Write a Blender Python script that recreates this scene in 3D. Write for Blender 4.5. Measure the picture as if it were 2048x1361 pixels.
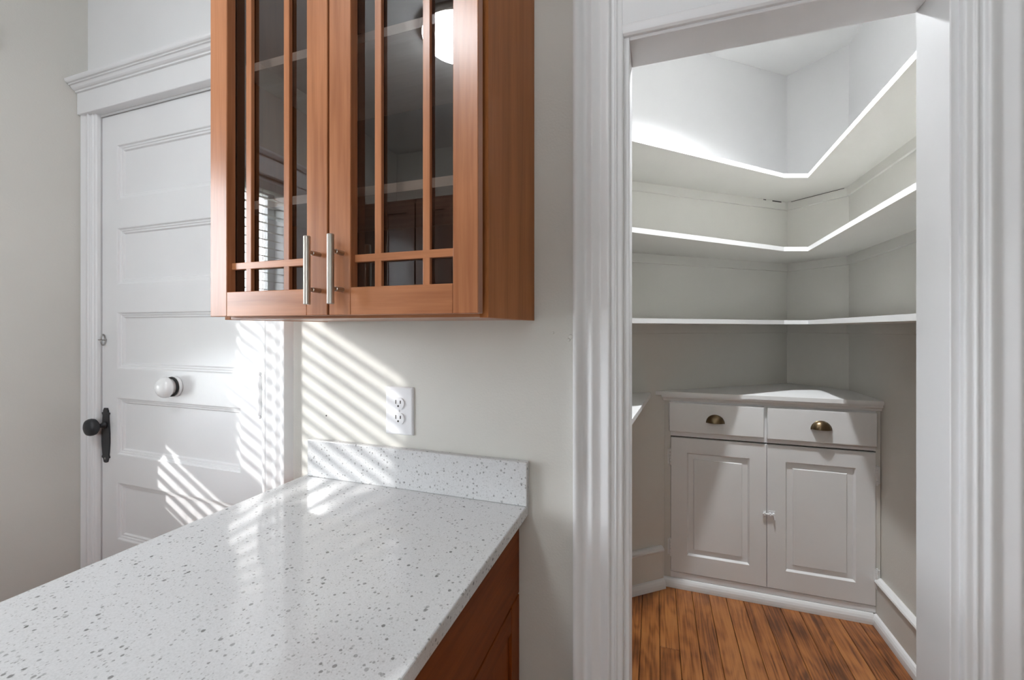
import bpy, bmesh, math, random
from mathutils import Vector, Matrix
random.seed(7)
PI = math.pi
for o in list(bpy.data.objects):
    bpy.data.objects.remove(o)
scene = bpy.context.scene
C = scene.collection

# ------------------------------------------------------------------ camera
CAM_H, CAM_Y, FPX = 1.325, -0.94, 841.0
cam_d = bpy.data.cameras.new('camera')
cam = bpy.data.objects.new('camera', cam_d); C.objects.link(cam)
cam.location = (0.0, CAM_Y, CAM_H)
cam.rotation_euler = (PI / 2, 0, math.atan2(288.0, FPX))
cam_d.sensor_fit = 'HORIZONTAL'; cam_d.sensor_width = 36.0
cam_d.lens = FPX / 2048.0 * 36.0
cam_d.shift_y = -(680.5 - 658.0) / 2048.0
cam_d.clip_start = 0.02
scene.camera = cam

# ------------------------------------------------------------------ world, sun, exposure
SUN_DIR = Vector((1.0, 0.98, -0.54)).normalized()
world = bpy.data.worlds.new('sky'); scene.world = world
world.use_nodes = True
wn = world.node_tree.nodes; wl = world.node_tree.links
wn['Background'].inputs[0].default_value = (0.88, 0.94, 1.0, 1)
wn['Background'].inputs[1].default_value = 9.5
sun_d = bpy.data.lights.new('sun', 'SUN'); sun_d.energy = 1.95; sun_d.angle = math.radians(0.7)
sun_d.color = (1.0, 0.985, 0.97)
sun = bpy.data.objects.new('sun', sun_d); C.objects.link(sun)
sun.location = (-6, -6, 5)
sun.rotation_euler = SUN_DIR.to_track_quat('-Z', 'Y').to_euler()
for nm_, loc_, rot_, sx_, sy_ in (('daylight_left', (-2.09, -0.9075, 1.51), (0, -PI / 2, 0), 1.22, 1.125), ('fill_window_portal', (-0.03, -2.645, 1.51), (PI / 2, 0, 0), 0.78, 0.92)):  # second portal serves the added fill window
    pd_ = bpy.data.lights.new(nm_, 'AREA'); pd_.shape = 'RECTANGLE'; pd_.size = sx_; pd_.size_y = sy_
    pd_.cycles.is_portal = True
    po_ = bpy.data.objects.new(nm_, pd_); C.objects.link(po_); po_.location = loc_; po_.rotation_euler = rot_
KITCHEN_LAMP = 24.0
PANTRY_LAMP = 1450.0
PANTRY_SHADE_FILL = 4.0
vs = scene.view_settings
vs.view_transform = 'Standard'; vs.look = 'None'; vs.gamma = 1.0
vs.use_curve_mapping = False
vs.exposure = 1.05
try:
    scene.cycles.use_denoising = True
    scene.cycles.max_bounces = 6
    scene.cycles.diffuse_bounces = 4
    scene.cycles.glossy_bounces = 3
    scene.cycles.adaptive_threshold = 0.05
    scene.cycles.transparent_max_bounces = 10
    scene.cycles.sample_clamp_indirect = 8.0
    scene.cycles.blur_glossy = 0.5
except Exception:
    pass

# ------------------------------------------------------------------ materials
def new_mat(name):
    m = bpy.data.materials.new(name); m.use_nodes = True
    nt = m.node_tree
    return m, nt, nt.nodes['Principled BSDF'], nt.nodes, nt.links

def simple(name, col, rough=0.5, metal=0.0, spec=0.5, coat=0.0):
    m, nt, p, n, l = new_mat(name)
    p.inputs['Base Color'].default_value = (*col, 1)
    p.inputs['Roughness'].default_value = rough
    p.inputs['Metallic'].default_value = metal
    p.inputs['Specular IOR Level'].default_value = spec
    p.inputs['Coat Weight'].default_value = coat
    return m

def ramp(n, l, src, stops):
    r = n.new('ShaderNodeValToRGB')
    els = r.color_ramp.elements
    while len(els) < len(stops): els.new(0.5)
    for e, (pos, col) in zip(els, stops):
        e.position = pos; e.color = (*col, 1) if len(col) == 3 else col
    l.new(src, r.inputs[0]); return r

def paint(name, col, rough, bump, scale, wobble=0.0):
    """brushed / rolled paint: fine orange peel plus slight tonal variation"""
    m, nt, p, n, l = new_mat(name)
    tc = n.new('ShaderNodeTexCoord')
    no = n.new('ShaderNodeTexNoise'); no.inputs['Scale'].default_value = scale; no.inputs['Detail'].default_value = 3
    l.new(tc.outputs['Object'], no.inputs['Vector'])
    no2 = n.new('ShaderNodeTexNoise'); no2.inputs['Scale'].default_value = 2.3; no2.inputs['Detail'].default_value = 4
    l.new(tc.outputs['Object'], no2.inputs['Vector'])
    a = tuple(c * 0.965 for c in col); b = tuple(min(1, c * 1.03) for c in col)
    r = ramp(n, l, no2.outputs[0], [(0.3, a), (0.7, b)])
    l.new(r.outputs[0], p.inputs['Base Color'])
    p.inputs['Roughness'].default_value = rough
    add = n.new('ShaderNodeMath'); add.operation = 'MULTIPLY_ADD'
    add.inputs[1].default_value = wobble; l.new(no2.outputs[0], add.inputs[0]); l.new(no.outputs[0], add.inputs[2])
    bp = n.new('ShaderNodeBump'); bp.inputs['Strength'].default_value = bump; bp.inputs['Distance'].default_value = 0.002
    l.new(add.outputs[0], bp.inputs['Height']); l.new(bp.outputs[0], p.inputs['Normal'])
    return m

M_WALL = paint('beige_wall_paint', (0.66, 0.645, 0.60), 0.6, 0.22, 190, 1.5)
M_WHITEWALL = paint('white_wall_paint', (0.80, 0.80, 0.80), 0.6, 0.12, 160, 1.0)
M_TRIM = paint('white_gloss_paint', (0.80, 0.80, 0.805), 0.36, 0.05, 90, 0.5)
M_DOOR = paint('white_door_paint', (0.80, 0.80, 0.805), 0.30, 0.08, 70, 2.0)
M_SHELF = paint('white_shelf_paint', (0.78, 0.78, 0.775), 0.4, 0.10, 90, 2.0)
M_SHELFUNDER = M_SHELF
M_CEIL = simple('ceiling_paint', (0.82, 0.82, 0.81), 0.7)

def wood(name, axis, dark, mid, light, rough=0.34, scale=1.0, coat=0.9, contrast=1.0, spec=0.35):
    m, nt, p, n, l = new_mat(name)
    tc = n.new('ShaderNodeTexCoord'); oi = n.new('ShaderNodeObjectInfo')
    mp = n.new('ShaderNodeMapping')
    s = [24.0 * scale] * 3; s[axis] = 1.6 * scale
    mp.inputs['Scale'].default_value = s
    off = n.new('ShaderNodeCombineXYZ')
    for i, k in enumerate((17.0, 31.0, 23.0)):
        mm = n.new('ShaderNodeMath'); mm.operation = 'MULTIPLY'; mm.inputs[1].default_value = k
        l.new(oi.outputs['Random'], mm.inputs[0]); l.new(mm.outputs[0], off.inputs[i])
    va = n.new('ShaderNodeVectorMath'); va.operation = 'ADD'
    l.new(tc.outputs['Object'], va.inputs[0]); l.new(off.outputs[0], va.inputs[1])
    l.new(va.outputs[0], mp.inputs['Vector'])
    n1 = n.new('ShaderNodeTexNoise'); n1.inputs['Scale'].default_value = 1.0; n1.inputs['Detail'].default_value = 6
    n1.inputs['Distortion'].default_value = 0.5
    l.new(mp.outputs[0], n1.inputs['Vector'])
    mp2 = n.new('ShaderNodeMapping'); s2 = [190.0] * 3; s2[axis] = 9.0
    mp2.inputs['Scale'].default_value = s2; l.new(va.outputs[0], mp2.inputs['Vector'])
    n2 = n.new('ShaderNodeTexNoise'); n2.inputs['Scale'].default_value = 1.0; n2.inputs['Detail'].default_value = 3
    l.new(mp2.outputs[0], n2.inputs['Vector'])
    mp3 = n.new('ShaderNodeMapping'); s3 = [5.0] * 3; s3[axis] = 2.0
    mp3.inputs['Scale'].default_value = s3; l.new(va.outputs[0], mp3.inputs['Vector'])
    n3 = n.new('ShaderNodeTexNoise'); n3.inputs['Scale'].default_value = 1.0; n3.inputs['Detail'].default_value = 3
    l.new(mp3.outputs[0], n3.inputs['Vector'])
    a = n.new('ShaderNodeMath'); a.operation = 'MULTIPLY_ADD'; a.inputs[1].default_value = 0.35
    l.new(n2.outputs[0], a.inputs[0]); l.new(n1.outputs[0], a.inputs[2])
    b = n.new('ShaderNodeMath'); b.operation = 'MULTIPLY_ADD'; b.inputs[1].default_value = 0.6
    l.new(n3.outputs[0], b.inputs[0]); l.new(a.outputs[0], b.inputs[2])
    lo, hi = 0.975 - 0.22 / contrast, 0.975 + 0.25 / contrast
    sc = n.new('ShaderNodeMapRange'); sc.inputs[1].default_value = lo; sc.inputs[2].default_value = hi
    l.new(b.outputs[0], sc.inputs[0])
    r = ramp(n, l, sc.outputs[0], [(0.0, dark), (0.5, mid), (1.0, light)])
    # tiny dust flecks and specks of wear
    l.new(r.outputs[0], p.inputs['Base Color'])
    p.inputs['Roughness'].default_value = rough
    p.inputs['Coat Weight'].default_value = coat; p.inputs['Coat Roughness'].default_value = 0.2
    p.inputs['Specular IOR Level'].default_value = spec
    bp = n.new('ShaderNodeBump'); bp.inputs['Strength'].default_value = 0.12; bp.inputs['Distance'].default_value = 0.001
    l.new(n2.outputs[0], bp.inputs['Height']); l.new(bp.outputs[0], p.inputs['Normal'])
    return m

CH = ((0.31, 0.112, 0.044), (0.42, 0.165, 0.070), (0.51, 0.215, 0.098))
M_CHERRY = [wood('cherry_wood_%s' % 'xyz'[i], i, *CH, coat=0.32) for i in range(3)]
M_CHERRY_SIDE = wood('cherry_side_panel', 2, (0.31, 0.108, 0.034), (0.40, 0.146, 0.047), (0.48, 0.185, 0.064), rough=0.5, coat=0.0, spec=0.15)
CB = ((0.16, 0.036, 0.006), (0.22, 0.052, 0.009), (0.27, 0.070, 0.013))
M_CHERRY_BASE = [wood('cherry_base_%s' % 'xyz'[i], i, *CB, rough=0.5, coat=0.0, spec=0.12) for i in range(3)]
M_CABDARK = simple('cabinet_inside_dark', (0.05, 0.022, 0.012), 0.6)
M_CABSHELF = wood('cabinet_shelf_edge', 0, (0.42, 0.27, 0.19), (0.50, 0.33, 0.24), (0.58, 0.40, 0.30), rough=0.5)
M_FAR = wood('dark_far_cabinet', 2, (0.07, 0.028, 0.016), (0.10, 0.042, 0.024), (0.13, 0.055, 0.03), rough=0.4)

def oak_floor():
    m, nt, p, n, l = new_mat('oak_floor_plank')
    tc = n.new('ShaderNodeTexCoord'); oi = n.new('ShaderNodeObjectInfo')
    off = n.new('ShaderNodeCombineXYZ')
    for i, k in enumerate((7.0, 13.0, 3.0)):
        mm = n.new('ShaderNodeMath'); mm.operation = 'MULTIPLY'; mm.inputs[1].default_value = k
        l.new(oi.outputs['Random'], mm.inputs[0]); l.new(mm.outputs[0], off.inputs[i])
    va = n.new('ShaderNodeVectorMath'); va.operation = 'ADD'
    l.new(tc.outputs['Object'], va.inputs[0]); l.new(off.outputs[0], va.inputs[1])
    # cathedral grain: distorted bands
    mp = n.new('ShaderNodeMapping'); mp.inputs['Scale'].default_value = (11.0, 1.9, 1.0)
    l.new(va.outputs[0], mp.inputs['Vector'])
    nz = n.new('ShaderNodeTexNoise'); nz.inputs['Scale'].default_value = 1.0; nz.inputs['Detail'].default_value = 1.5
    nz.inputs['Distortion'].default_value = 0.5
    l.new(mp.outputs[0], nz.inputs['Vector'])
    mul = n.new('ShaderNodeMath'); mul.operation = 'MULTIPLY'; mul.inputs[1].default_value = 48.0
    l.new(nz.outputs[0], mul.inputs[0])
    sn = n.new('ShaderNodeMath'); sn.operation = 'SINE'; l.new(mul.outputs[0], sn.inputs[0])
    mp2 = n.new('ShaderNodeMapping'); mp2.inputs['Scale'].default_value = (150.0, 5.0, 1.0)
    l.new(va.outputs[0], mp2.inputs['Vector'])
    n2 = n.new('ShaderNodeTexNoise'); n2.inputs['Scale'].default_value = 1.0; n2.inputs['Detail'].default_value = 3
    l.new(mp2.outputs[0], n2.inputs['Vector'])
    n3 = n.new('ShaderNodeTexNoise'); n3.inputs['Scale'].default_value = 7.0; n3.inputs['Detail'].default_value = 4
    l.new(tc.outputs['Object'], n3.inputs['Vector'])
    a = n.new('ShaderNodeMath'); a.operation = 'MULTIPLY_ADD'; a.inputs[1].default_value = 0.10
    l.new(sn.outputs[0], a.inputs[0]); l.new(n2.outputs[0], a.inputs[2])
    b = n.new('ShaderNodeMath'); b.operation = 'MULTIPLY_ADD'; b.inputs[1].default_value = 0.75
    l.new(n3.outputs[0], b.inputs[0]); l.new(a.outputs[0], b.inputs[2])
    c = n.new('ShaderNodeMath'); c.operation = 'MULTIPLY_ADD'; c.inputs[1].default_value = 0.26
    l.new(oi.outputs['Random'], c.inputs[0]); l.new(b.outputs[0], c.inputs[2])
    r = ramp(n, l, c.outputs[0], [(0.55, (0.10, 0.030, 0.007)), (0.85, (0.265, 0.088, 0.021)), (1.0, (0.37, 0.138, 0.036)), (1.0, (0.45, 0.185, 0.052))])
    mr = n.new('ShaderNodeMapRange'); mr.inputs[1].default_value = 0.55; mr.inputs[2].default_value = 1.45
    l.new(c.outputs[0], mr.inputs[0])
    for e, pos in zip(r.color_ramp.elements, (0.12, 0.42, 0.62, 0.95)): e.position = pos
    l.new(mr.outputs[0], r.inputs[0])
    l.new(r.outputs[0], p.inputs['Base Color'])
    p.inputs['Roughness'].default_value = 0.38
    p.inputs['Coat Weight'].default_value = 0.2; p.inputs['Coat Roughness'].default_value = 0.3
    bp = n.new('ShaderNodeBump'); bp.inputs['Strength'].default_value = 0.15; bp.inputs['Distance'].default_value = 0.001
    l.new(n2.outputs[0], bp.inputs['Height']); l.new(bp.outputs[0], p.inputs['Normal'])
    return m
M_FLOOR = oak_floor()

def quartz():
    m, nt, p, n, l = new_mat('speckled_white_quartz')
    tc = n.new('ShaderNodeTexCoord')
    base = None
    col = (0.635, 0.636, 0.64)
    prev = None
    wob = n.new('ShaderNodeTexNoise'); wob.inputs['Scale'].default_value = 320; wob.inputs['Detail'].default_value = 2
    l.new(tc.outputs['Object'], wob.inputs['Vector'])
    dist = n.new('ShaderNodeVectorMath'); dist.operation = 'MULTIPLY_ADD'
    dist.inputs[1].default_value = (0.0022,) * 3
    l.new(wob.outputs['Color'], dist.inputs[0]); l.new(tc.outputs['Object'], dist.inputs[2])
    nb = n.new('ShaderNodeTexNoise'); nb.inputs['Scale'].default_value = 420; nb.inputs['Detail'].default_value = 3
    l.new(tc.outputs['Object'], nb.inputs['Vector'])
    rb = ramp(n, l, nb.outputs[0], [(0.36, (0.585, 0.586, 0.59)), (0.52, col), (0.7, (0.655, 0.656, 0.66))])
    prev = rb.outputs[0]
    for sc, thr, keep, c in ((115.0, 0.30, 0.30, (0.25, 0.245, 0.24)), (230.0, 0.34, 0.36, (0.38, 0.375, 0.37)), (80.0, 0.27, 0.22, (0.17, 0.165, 0.16))):
        v = n.new('ShaderNodeTexVoronoi'); v.inputs['Scale'].default_value = sc
        l.new(dist.outputs[0], v.inputs['Vector'])
        rr = n.new('ShaderNodeMapRange'); rr.inputs[1].default_value = thr; rr.inputs[2].default_value = thr * 0.7
        l.new(v.outputs['Distance'], rr.inputs[0])
        sx = n.new('ShaderNodeSeparateColor'); l.new(v.outputs['Color'], sx.inputs[0])
        th = n.new('ShaderNodeMath'); th.operation = 'LESS_THAN'; th.inputs[1].default_value = keep
        l.new(sx.outputs[0], th.inputs[0])
        mu = n.new('ShaderNodeMath'); mu.operation = 'MULTIPLY'
        l.new(rr.outputs[0], mu.inputs[0]); l.new(th.outputs[0], mu.inputs[1])
        mu2 = n.new('ShaderNodeMath'); mu2.operation = 'MULTIPLY'
        l.new(mu.outputs[0], mu2.inputs[0]); 
        mr = n.new('ShaderNodeMapRange'); mr.inputs[3].default_value = 0.35; mr.inputs[4].default_value = 1.0
        l.new(sx.outputs[1], mr.inputs[0]); l.new(mr.outputs[0], mu2.inputs[1])
        mx = n.new('ShaderNodeMix'); mx.data_type = 'RGBA'
        l.new(mu2.outputs[0], mx.inputs[0]); l.new(prev, mx.inputs[6]); mx.inputs[7].default_value = (*c, 1)
        prev = mx.outputs[2]
    l.new(prev, p.inputs['Base Color'])
    p.inputs['Roughness'].default_value = 0.09
    p.inputs['Specular IOR Level'].default_value = 0.6
    return m
M_QUARTZ = quartz()

def cabinet_glass(name, ior, tint):
    m = bpy.data.materials.new(name); m.use_nodes = True
    n = m.node_tree.nodes; l = m.node_tree.links
    n.clear()
    out = n.new('ShaderNodeOutputMaterial'); mix = n.new('ShaderNodeMixShader')
    tr = n.new('ShaderNodeBsdfTransparent'); tr.inputs[0].default_value = (*tint, 1)
    gl = n.new('ShaderNodeBsdfGlossy'); gl.inputs['Roughness'].default_value = 0.0
    fr = n.new('ShaderNodeFresnel'); fr.inputs['IOR'].default_value = ior
    # leaving the pane: no total reflection, so light passes straight through
    ge = n.new('ShaderNodeNewGeometry'); mm = n.new('ShaderNodeMath'); mm.operation = 'SUBTRACT'; mm.inputs[0].default_value = 1.0
    l.new(ge.outputs['Backfacing'], mm.inputs[1])
    mf = n.new('ShaderNodeMath'); mf.operation = 'MULTIPLY'; l.new(fr.outputs[0], mf.inputs[0]); l.new(mm.outputs[0], mf.inputs[1])
    l.new(mf.outputs[0], mix.inputs[0]); l.new(tr.outputs[0], mix.inputs[1]); l.new(gl.outputs[0], mix.inputs[2])
    l.new(mix.outputs[0], out.inputs[0])
    return m
M_GLASS = cabinet_glass('cabinet_pane_glass', 2.5, (0.80, 0.81, 0.82))
M_WINGLASS = cabinet_glass('window_pane_glass', 1.45, (0.97, 0.97, 0.97))

M_NICKEL = simple('brushed_nickel', (0.50, 0.46, 0.41), 0.30, 1.0)
M_BRASS = simple('antique_brass', (0.20, 0.145, 0.085), 0.32, 1.0)
M_IRON = simple('black_iron', (0.035, 0.036, 0.04), 0.42, 0.3, 0.5)
M_PORC = simple('white_porcelain', (0.82, 0.82, 0.82), 0.15)
M_BLACK = simple('black_collar', (0.012, 0.012, 0.012), 0.4)
M_PLASTIC = simple('white_plastic', (0.85, 0.85, 0.87), 0.28)
M_SLOT = simple('outlet_slot_dark', (0.06, 0.05, 0.045), 0.6)
M_STEEL = simple('dull_steel', (0.42, 0.41, 0.40), 0.4, 1.0)
M_GAP = simple('dark_gap', (0.03, 0.025, 0.02), 0.8)
M_GROUND = simple('outdoor_ground', (0.34, 0.35, 0.28), 0.9)
M_SUN_BLOCKER = simple('grey_green_blocker_paint', (0.16, 0.18, 0.17), 0.6)

def slat_mat():
    m = bpy.data.materials.new('white_blind_slat'); m.use_nodes = True
    n = m.node_tree.nodes; l = m.node_tree.links; n.clear()
    out = n.new('ShaderNodeOutputMaterial'); ad = n.new('ShaderNodeMixShader'); ad.inputs[0].default_value = 0.25
    d = n.new('ShaderNodeBsdfDiffuse'); d.inputs[0].default_value = (0.64, 0.64, 0.635, 1)
    t = n.new('ShaderNodeBsdfTranslucent'); t.inputs[0].default_value = (0.66, 0.65, 0.63, 1)
    l.new(d.outputs[0], ad.inputs[1]); l.new(t.outputs[0], ad.inputs[2]); l.new(ad.outputs[0], out.inputs[0])
    return m
M_SLAT = slat_mat()

def emit(name, col, strength):
    m = bpy.data.materials.new(name); m.use_nodes = True
    n = m.node_tree.nodes; l = m.node_tree.links; n.clear()
    out = n.new('ShaderNodeOutputMaterial'); e = n.new('ShaderNodeEmission')
    e.inputs[0].default_value = (*col, 1); e.inputs[1].default_value = strength
    l.new(e.outputs[0], out.inputs[0]); return m

# ------------------------------------------------------------------ mesh helpers
def link(name, bm, mat, parent=None, origin=None, smooth=False):
    """bm is in world coordinates; the object sits at its root's origin"""
    me = bpy.data.meshes.new(name)
    o = bpy.data.objects.new(name, me); C.objects.link(o)
    root = parent
    base = Vector((0, 0, 0))
    chain = parent
    while chain is not None:
        base = base + chain.location; chain = chain.parent
    if parent is None and origin is not None:
        o.location = origin; base = Vector(origin)
    bmesh.ops.translate(bm, verts=bm.verts, vec=-base)
    bmesh.ops.recalc_face_normals(bm, faces=bm.faces)
    bm.to_mesh(me); bm.free()
    if smooth:
        for p in me.polygons: p.use_smooth = True
        if smooth == 'auto': me.set_sharp_from_angle(angle=math.radians(38))
    if isinstance(mat, (list, tuple)):
        for k in mat: me.materials.append(k)
    else:
        me.materials.append(mat)
    if parent is not None: o.parent = parent
    return o

def thing(name, label, cat, loc, group=None):
    o = bpy.data.objects.new(name, None); C.objects.link(o); o.location = loc
    o.empty_display_size = 0.05
    if label: o['label'] = label
    if cat: o['category'] = cat
    if group: o['group'] = group
    bpy.context.view_layer.update()
    return o

def tag(o, label, cat, group=None):
    o['label'] = label; o['category'] = cat
    if group: o['group'] = group
    return o

def struct(o, label=None):
    o['kind'] = 'structure'
    if label: o['label'] = label
    return o

def box(bm, x0, x1, y0, y1, z0, z1, bev=0.0, seg=1):
    r = bmesh.ops.create_cube(bm, size=1.0)
    vs_ = r['verts']
    for v in vs_:
        v.co = Vector((x0 + (v.co.x + .5) * (x1 - x0), y0 + (v.co.y + .5) * (y1 - y0), z0 + (v.co.z + .5) * (z1 - z0)))
    if bev > 0:
        es = list({e for v in vs_ for e in v.link_edges})
        bmesh.ops.bevel(bm, geom=es, offset=bev, segments=seg, affect='EDGES', profile=0.5)
    return bm

def B(*a, **k):
    bm = bmesh.new(); return box(bm, *a, **k)

def prism(bm, pts, fn, t0, t1):
    """extrude closed 2D polygon pts; fn(p, t) -> Vector; t0/t1 may be callables of p (mitres)"""
    f0 = t0 if callable(t0) else (lambda p: t0)
    f1 = t1 if callable(t1) else (lambda p: t1)
    a = [bm.verts.new(fn(p, f0(p))) for p in pts]
    b = [bm.verts.new(fn(p, f1(p))) for p in pts]
    n = len(pts)
    for i in range(n):
        j = (i + 1) % n
        bm.faces.new((a[i], a[j], b[j], b[i]))
    bm.faces.new(list(reversed(a))); bm.faces.new(b)
    return bm

def poly_slab(bm, pts, z0, z1):
    return prism(bm, pts, lambda p, t: Vector((p[0], p[1], t)), z0, z1)

def lathe(bm, prof, center, axis, n=32):
    """prof: list of (r, t) along axis"""
    ax = Vector(axis).normalized()
    u = ax.orthogonal().normalized(); w = ax.cross(u)
    c = Vector(center)
    rings = []
    for r, t in prof:
        if r < 1e-6:
            rings.append([bm.verts.new(c + ax * t)])
        else:
            rings.append([bm.verts.new(c + ax * t + (u * math.cos(2 * PI * k / n) + w * math.sin(2 * PI * k / n)) * r) for k in range(n)])
    for A, Bq in zip(rings[:-1], rings[1:]):
        if len(A) == 1 and len(Bq) == 1: continue
        for k in range(n):
            j = (k + 1) % n
            if len(A) == 1: bm.faces.new((A[0], Bq[k], Bq[j]))
            elif len(Bq) == 1: bm.faces.new((A[k], A[j], Bq[0]))
            else: bm.faces.new((A[k], A[j], Bq[j], Bq[k]))
    if len(rings[0]) > 1: bm.faces.new(list(reversed(rings[0])))
    if len(rings[-1]) > 1: bm.faces.new(rings[-1])
    return bm

def tube(bm, pts, r, n=10):
    pts = [Vector(p) for p in pts]
    rings = []
    for i, p in enumerate(pts):
        d = (pts[min(i + 1, len(pts) - 1)] - pts[max(i - 1, 0)]).normalized()
        u = d.orthogonal().normalized() if i == 0 else (prev_u - d * prev_u.dot(d)).normalized()
        prev_u = u
        w = d.cross(u)
        rings.append([bm.verts.new(p + (u * math.cos(2 * PI * k / n) + w * math.sin(2 * PI * k / n)) * r) for k in range(n)])
    for A, Bq in zip(rings[:-1], rings[1:]):
        for k in range(n):
            j = (k + 1) % n
            bm.faces.new((A[k], A[j], Bq[j], Bq[k]))
    bm.faces.new(list(reversed(rings[0]))); bm.faces.new(rings[-1])
    return bm

def rect_loops(bm, x0, x1, z0, z1, loops, back_y):
    """panel seen from -y: concentric rectangles (inset, y); closed at the back at back_y"""
    rs = []
    def rect(i, y):
        return [bm.verts.new((x0 + i, y, z0 + i)), bm.verts.new((x1 - i, y, z0 + i)), bm.verts.new((x1 - i, y, z1 - i)), bm.verts.new((x0 + i, y, z1 - i))]
    back = rect(loops[0][0], back_y)
    rs.append(back)
    for i, y in loops: rs.append(rect(i, y))
    for A, Bq in zip(rs[:-1], rs[1:]):
        for k in range(4):
            j = (k + 1) % 4
            bm.faces.new((A[k], A[j], Bq[j], Bq[k]))
    bm.faces.new(rs[-1]); bm.faces.new(list(reversed(back)))
    return bm

# ------------------------------------------------------------------ dimensions
XL, XR = -1.94, 1.90          # kitchen side walls
YB = -2.50                    # wall behind the camera
ZC = 2.70                     # kitchen ceiling
WT = 0.10                     # partition thickness
DX0, DX1, DZ = -1.872, -1.094, 2.083    # door opening in the partition
PX0, PX1, PZ = -0.054, 0.484, 1.947     # pantry opening
G = 0.0
def PY(Y): return Y - 0.94    # distance from camera plane -> world y
PC = 0.955                    # pantry right wall x
A0, AS = 2.29, 0.795          # pantry diagonal wall: Y = A0 + AS * X
AX = lambda Y: (Y - A0) / AS
A_END = (AX(1.04), PY(1.04))
AB = (0.73, PY(2.87))
BC = (PC, PY(2.655))
ZPC = 2.815

# ------------------------------------------------------------------ structure
bm = B(XL - .12, XR + .12, YB - .12, 0.0, -0.12, -0.019)
floor = struct(link('floor', bm, M_GAP), 'narrow stained oak strip floor')
# pantry subfloor + planks
bm = B(-1.75, 1.15, 0.0, PY(3.05), -0.12, -0.019)
link('subfloor', bm, M_GAP, floor)
pw = 0.0775
k = -12
x = -0.2175 - 12 * pw
plank_mesh = {}
joints = {3: [PY(1.86)], 6: [PY(1.35)], 9: [PY(1.55)], 12: [PY(1.2)], 1: [PY(1.6)]}
while x < PC:
    xa, xb = x + 0.0008, min(x + pw, PC) - 0.0008
    ya, yb = 0.001, min(PY(2.325), PY(A0 + AS * (x + pw)) + 0.03)
    if x + pw > 0.04: yb = PY(2.325)
    cuts = [ya] + joints.get(k, []) + [yb]
    for a, b in zip(cuts[:-1], cuts[1:]):
        dz = random.uniform(-0.0006, 0.0004)
        link('plank', B(xa, xb, a + 0.0006, b - 0.0006, -0.019, dz, bev=0.0018), M_FLOOR, floor)
    x += pw; k += 1

# the same strips run on through the kitchen
kp = None
x = -0.2175 - 22 * pw
while x < XR:
    if x + .001 > XL and x + pw < XR + .03:
        if kp is None:
            kp = link('plank', B(x + .0008, x + pw - .0008, YB + .001, -.0004, -0.019, 0.0, bev=.0018), M_FLOOR, floor); kx0 = x
        else:
            c_ = kp.copy(); C.objects.link(c_); c_.parent = floor; c_.location = (x - kx0, 0, 0)
    x += pw

def wall_boxes(name, boxes, mat, label):
    bm = bmesh.new()
    for b in boxes: box(bm, *b)
    return struct(link(name, bm, mat), label)

WB = wall_boxes('wall_back', [(DX1, PX0 - .02, 0, WT, 0, ZC), (PX0 - .02, PX1 + .02, 0, WT, PZ + .02, ZC), (PX1 + .02, XR, 0, WT, 0, ZC)], M_WALL,
                'beige painted wall carrying the wall cabinet and outlet')
wall_boxes('wall_above_door', [(XL, DX1, 0, WT, DZ, ZC)], M_WHITEWALL, 'white painted wall above the old panelled door')
# left wall with its window opening
WY0, WY1, WZ0, WZ1 = -1.47, -0.345, 0.90, 2.12
LT = 0.13
wall_boxes('wall_left', [(XL - LT, XL, WY1, WT, 0, ZC), (XL - LT, XL, YB, WY0, 0, ZC), (XL - LT, XL, WY0, WY1, 0, WZ0), (XL - LT, XL, WY0, WY1, WZ1, ZC)], M_WALL,
           'beige painted side wall left of the white door')
FX_0, FX_1, FZ0, FZ1 = -0.42, 0.36, 1.05, 1.97      # added fill window behind the camera
wall_boxes('wall_front', [(XL - LT, FX_0, YB - .13, YB, 0, ZC), (FX_1, XR + .12, YB - .13, YB, 0, ZC), (FX_0, FX_1, YB - .13, YB, 0, FZ0), (FX_0, FX_1, YB - .13, YB, FZ1, ZC)], M_WALL,
           'beige painted wall behind the camera')
wall_boxes('wall_right', [(XR, XR + .12, YB, WT, 0, ZC)], M_WALL, 'beige painted wall on the right side of the kitchen')
struct(link('ceiling', B(XL - LT, XR + .12, YB - .12, WT, ZC, ZC + .1), M_CEIL), 'white kitchen ceiling')
# recess closing board behind the old door
struct(link('wall_behind_door', B(XL, DX1 + .03, 0.06, 0.10, 0, DZ), M_WALL), 'dark recess behind the old door')

# pantry walls: outer side pushed back, one object per wall, white above the top shelf
SPLIT = 2.075
def pantry_wall(name, p, q, label):
    p = Vector((*p, 0)); q = Vector((*q, 0)); d = (q - p).normalized(); nrm = Vector((d.y, -d.x, 0))
    for zz0, zz1, m, nm, lb in ((0, SPLIT, M_WALL, name, label), (SPLIT, ZPC, M_WHITEWALL, name + '_upper', label.replace('beige', 'white') + ', above the top shelf')):
        bm = bmesh.new()
        e = 0.0
        pts = [p, q, q + nrm * 0.08, p + nrm * 0.08]
        prism(bm, pts, lambda v, t: Vector((v.x, v.y, t)), zz0, zz1)
        struct(link(nm, bm, m), lb)
pantry_wall('wall_pantry_right', (BC[0], PY(1.04)), BC, 'beige painted right wall of the pantry')
pantry_wall('wall_pantry_corner', BC, AB, 'beige painted narrow angled wall in the pantry corner')
pantry_wall('wall_pantry_left', AB, A_END, 'beige painted diagonal left wall of the pantry')
struct(link('ceiling_pantry', B(-1.75, 1.15, 0, PY(3.05), ZPC, ZPC + .08), M_CEIL), 'white pantry ceiling')
struct(link('wall_pantry_front', B(-1.7, PC + .08, 0.0, WT, ZC + .1, ZPC), M_WHITEWALL), 'white strip of wall over the pantry opening')

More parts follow.
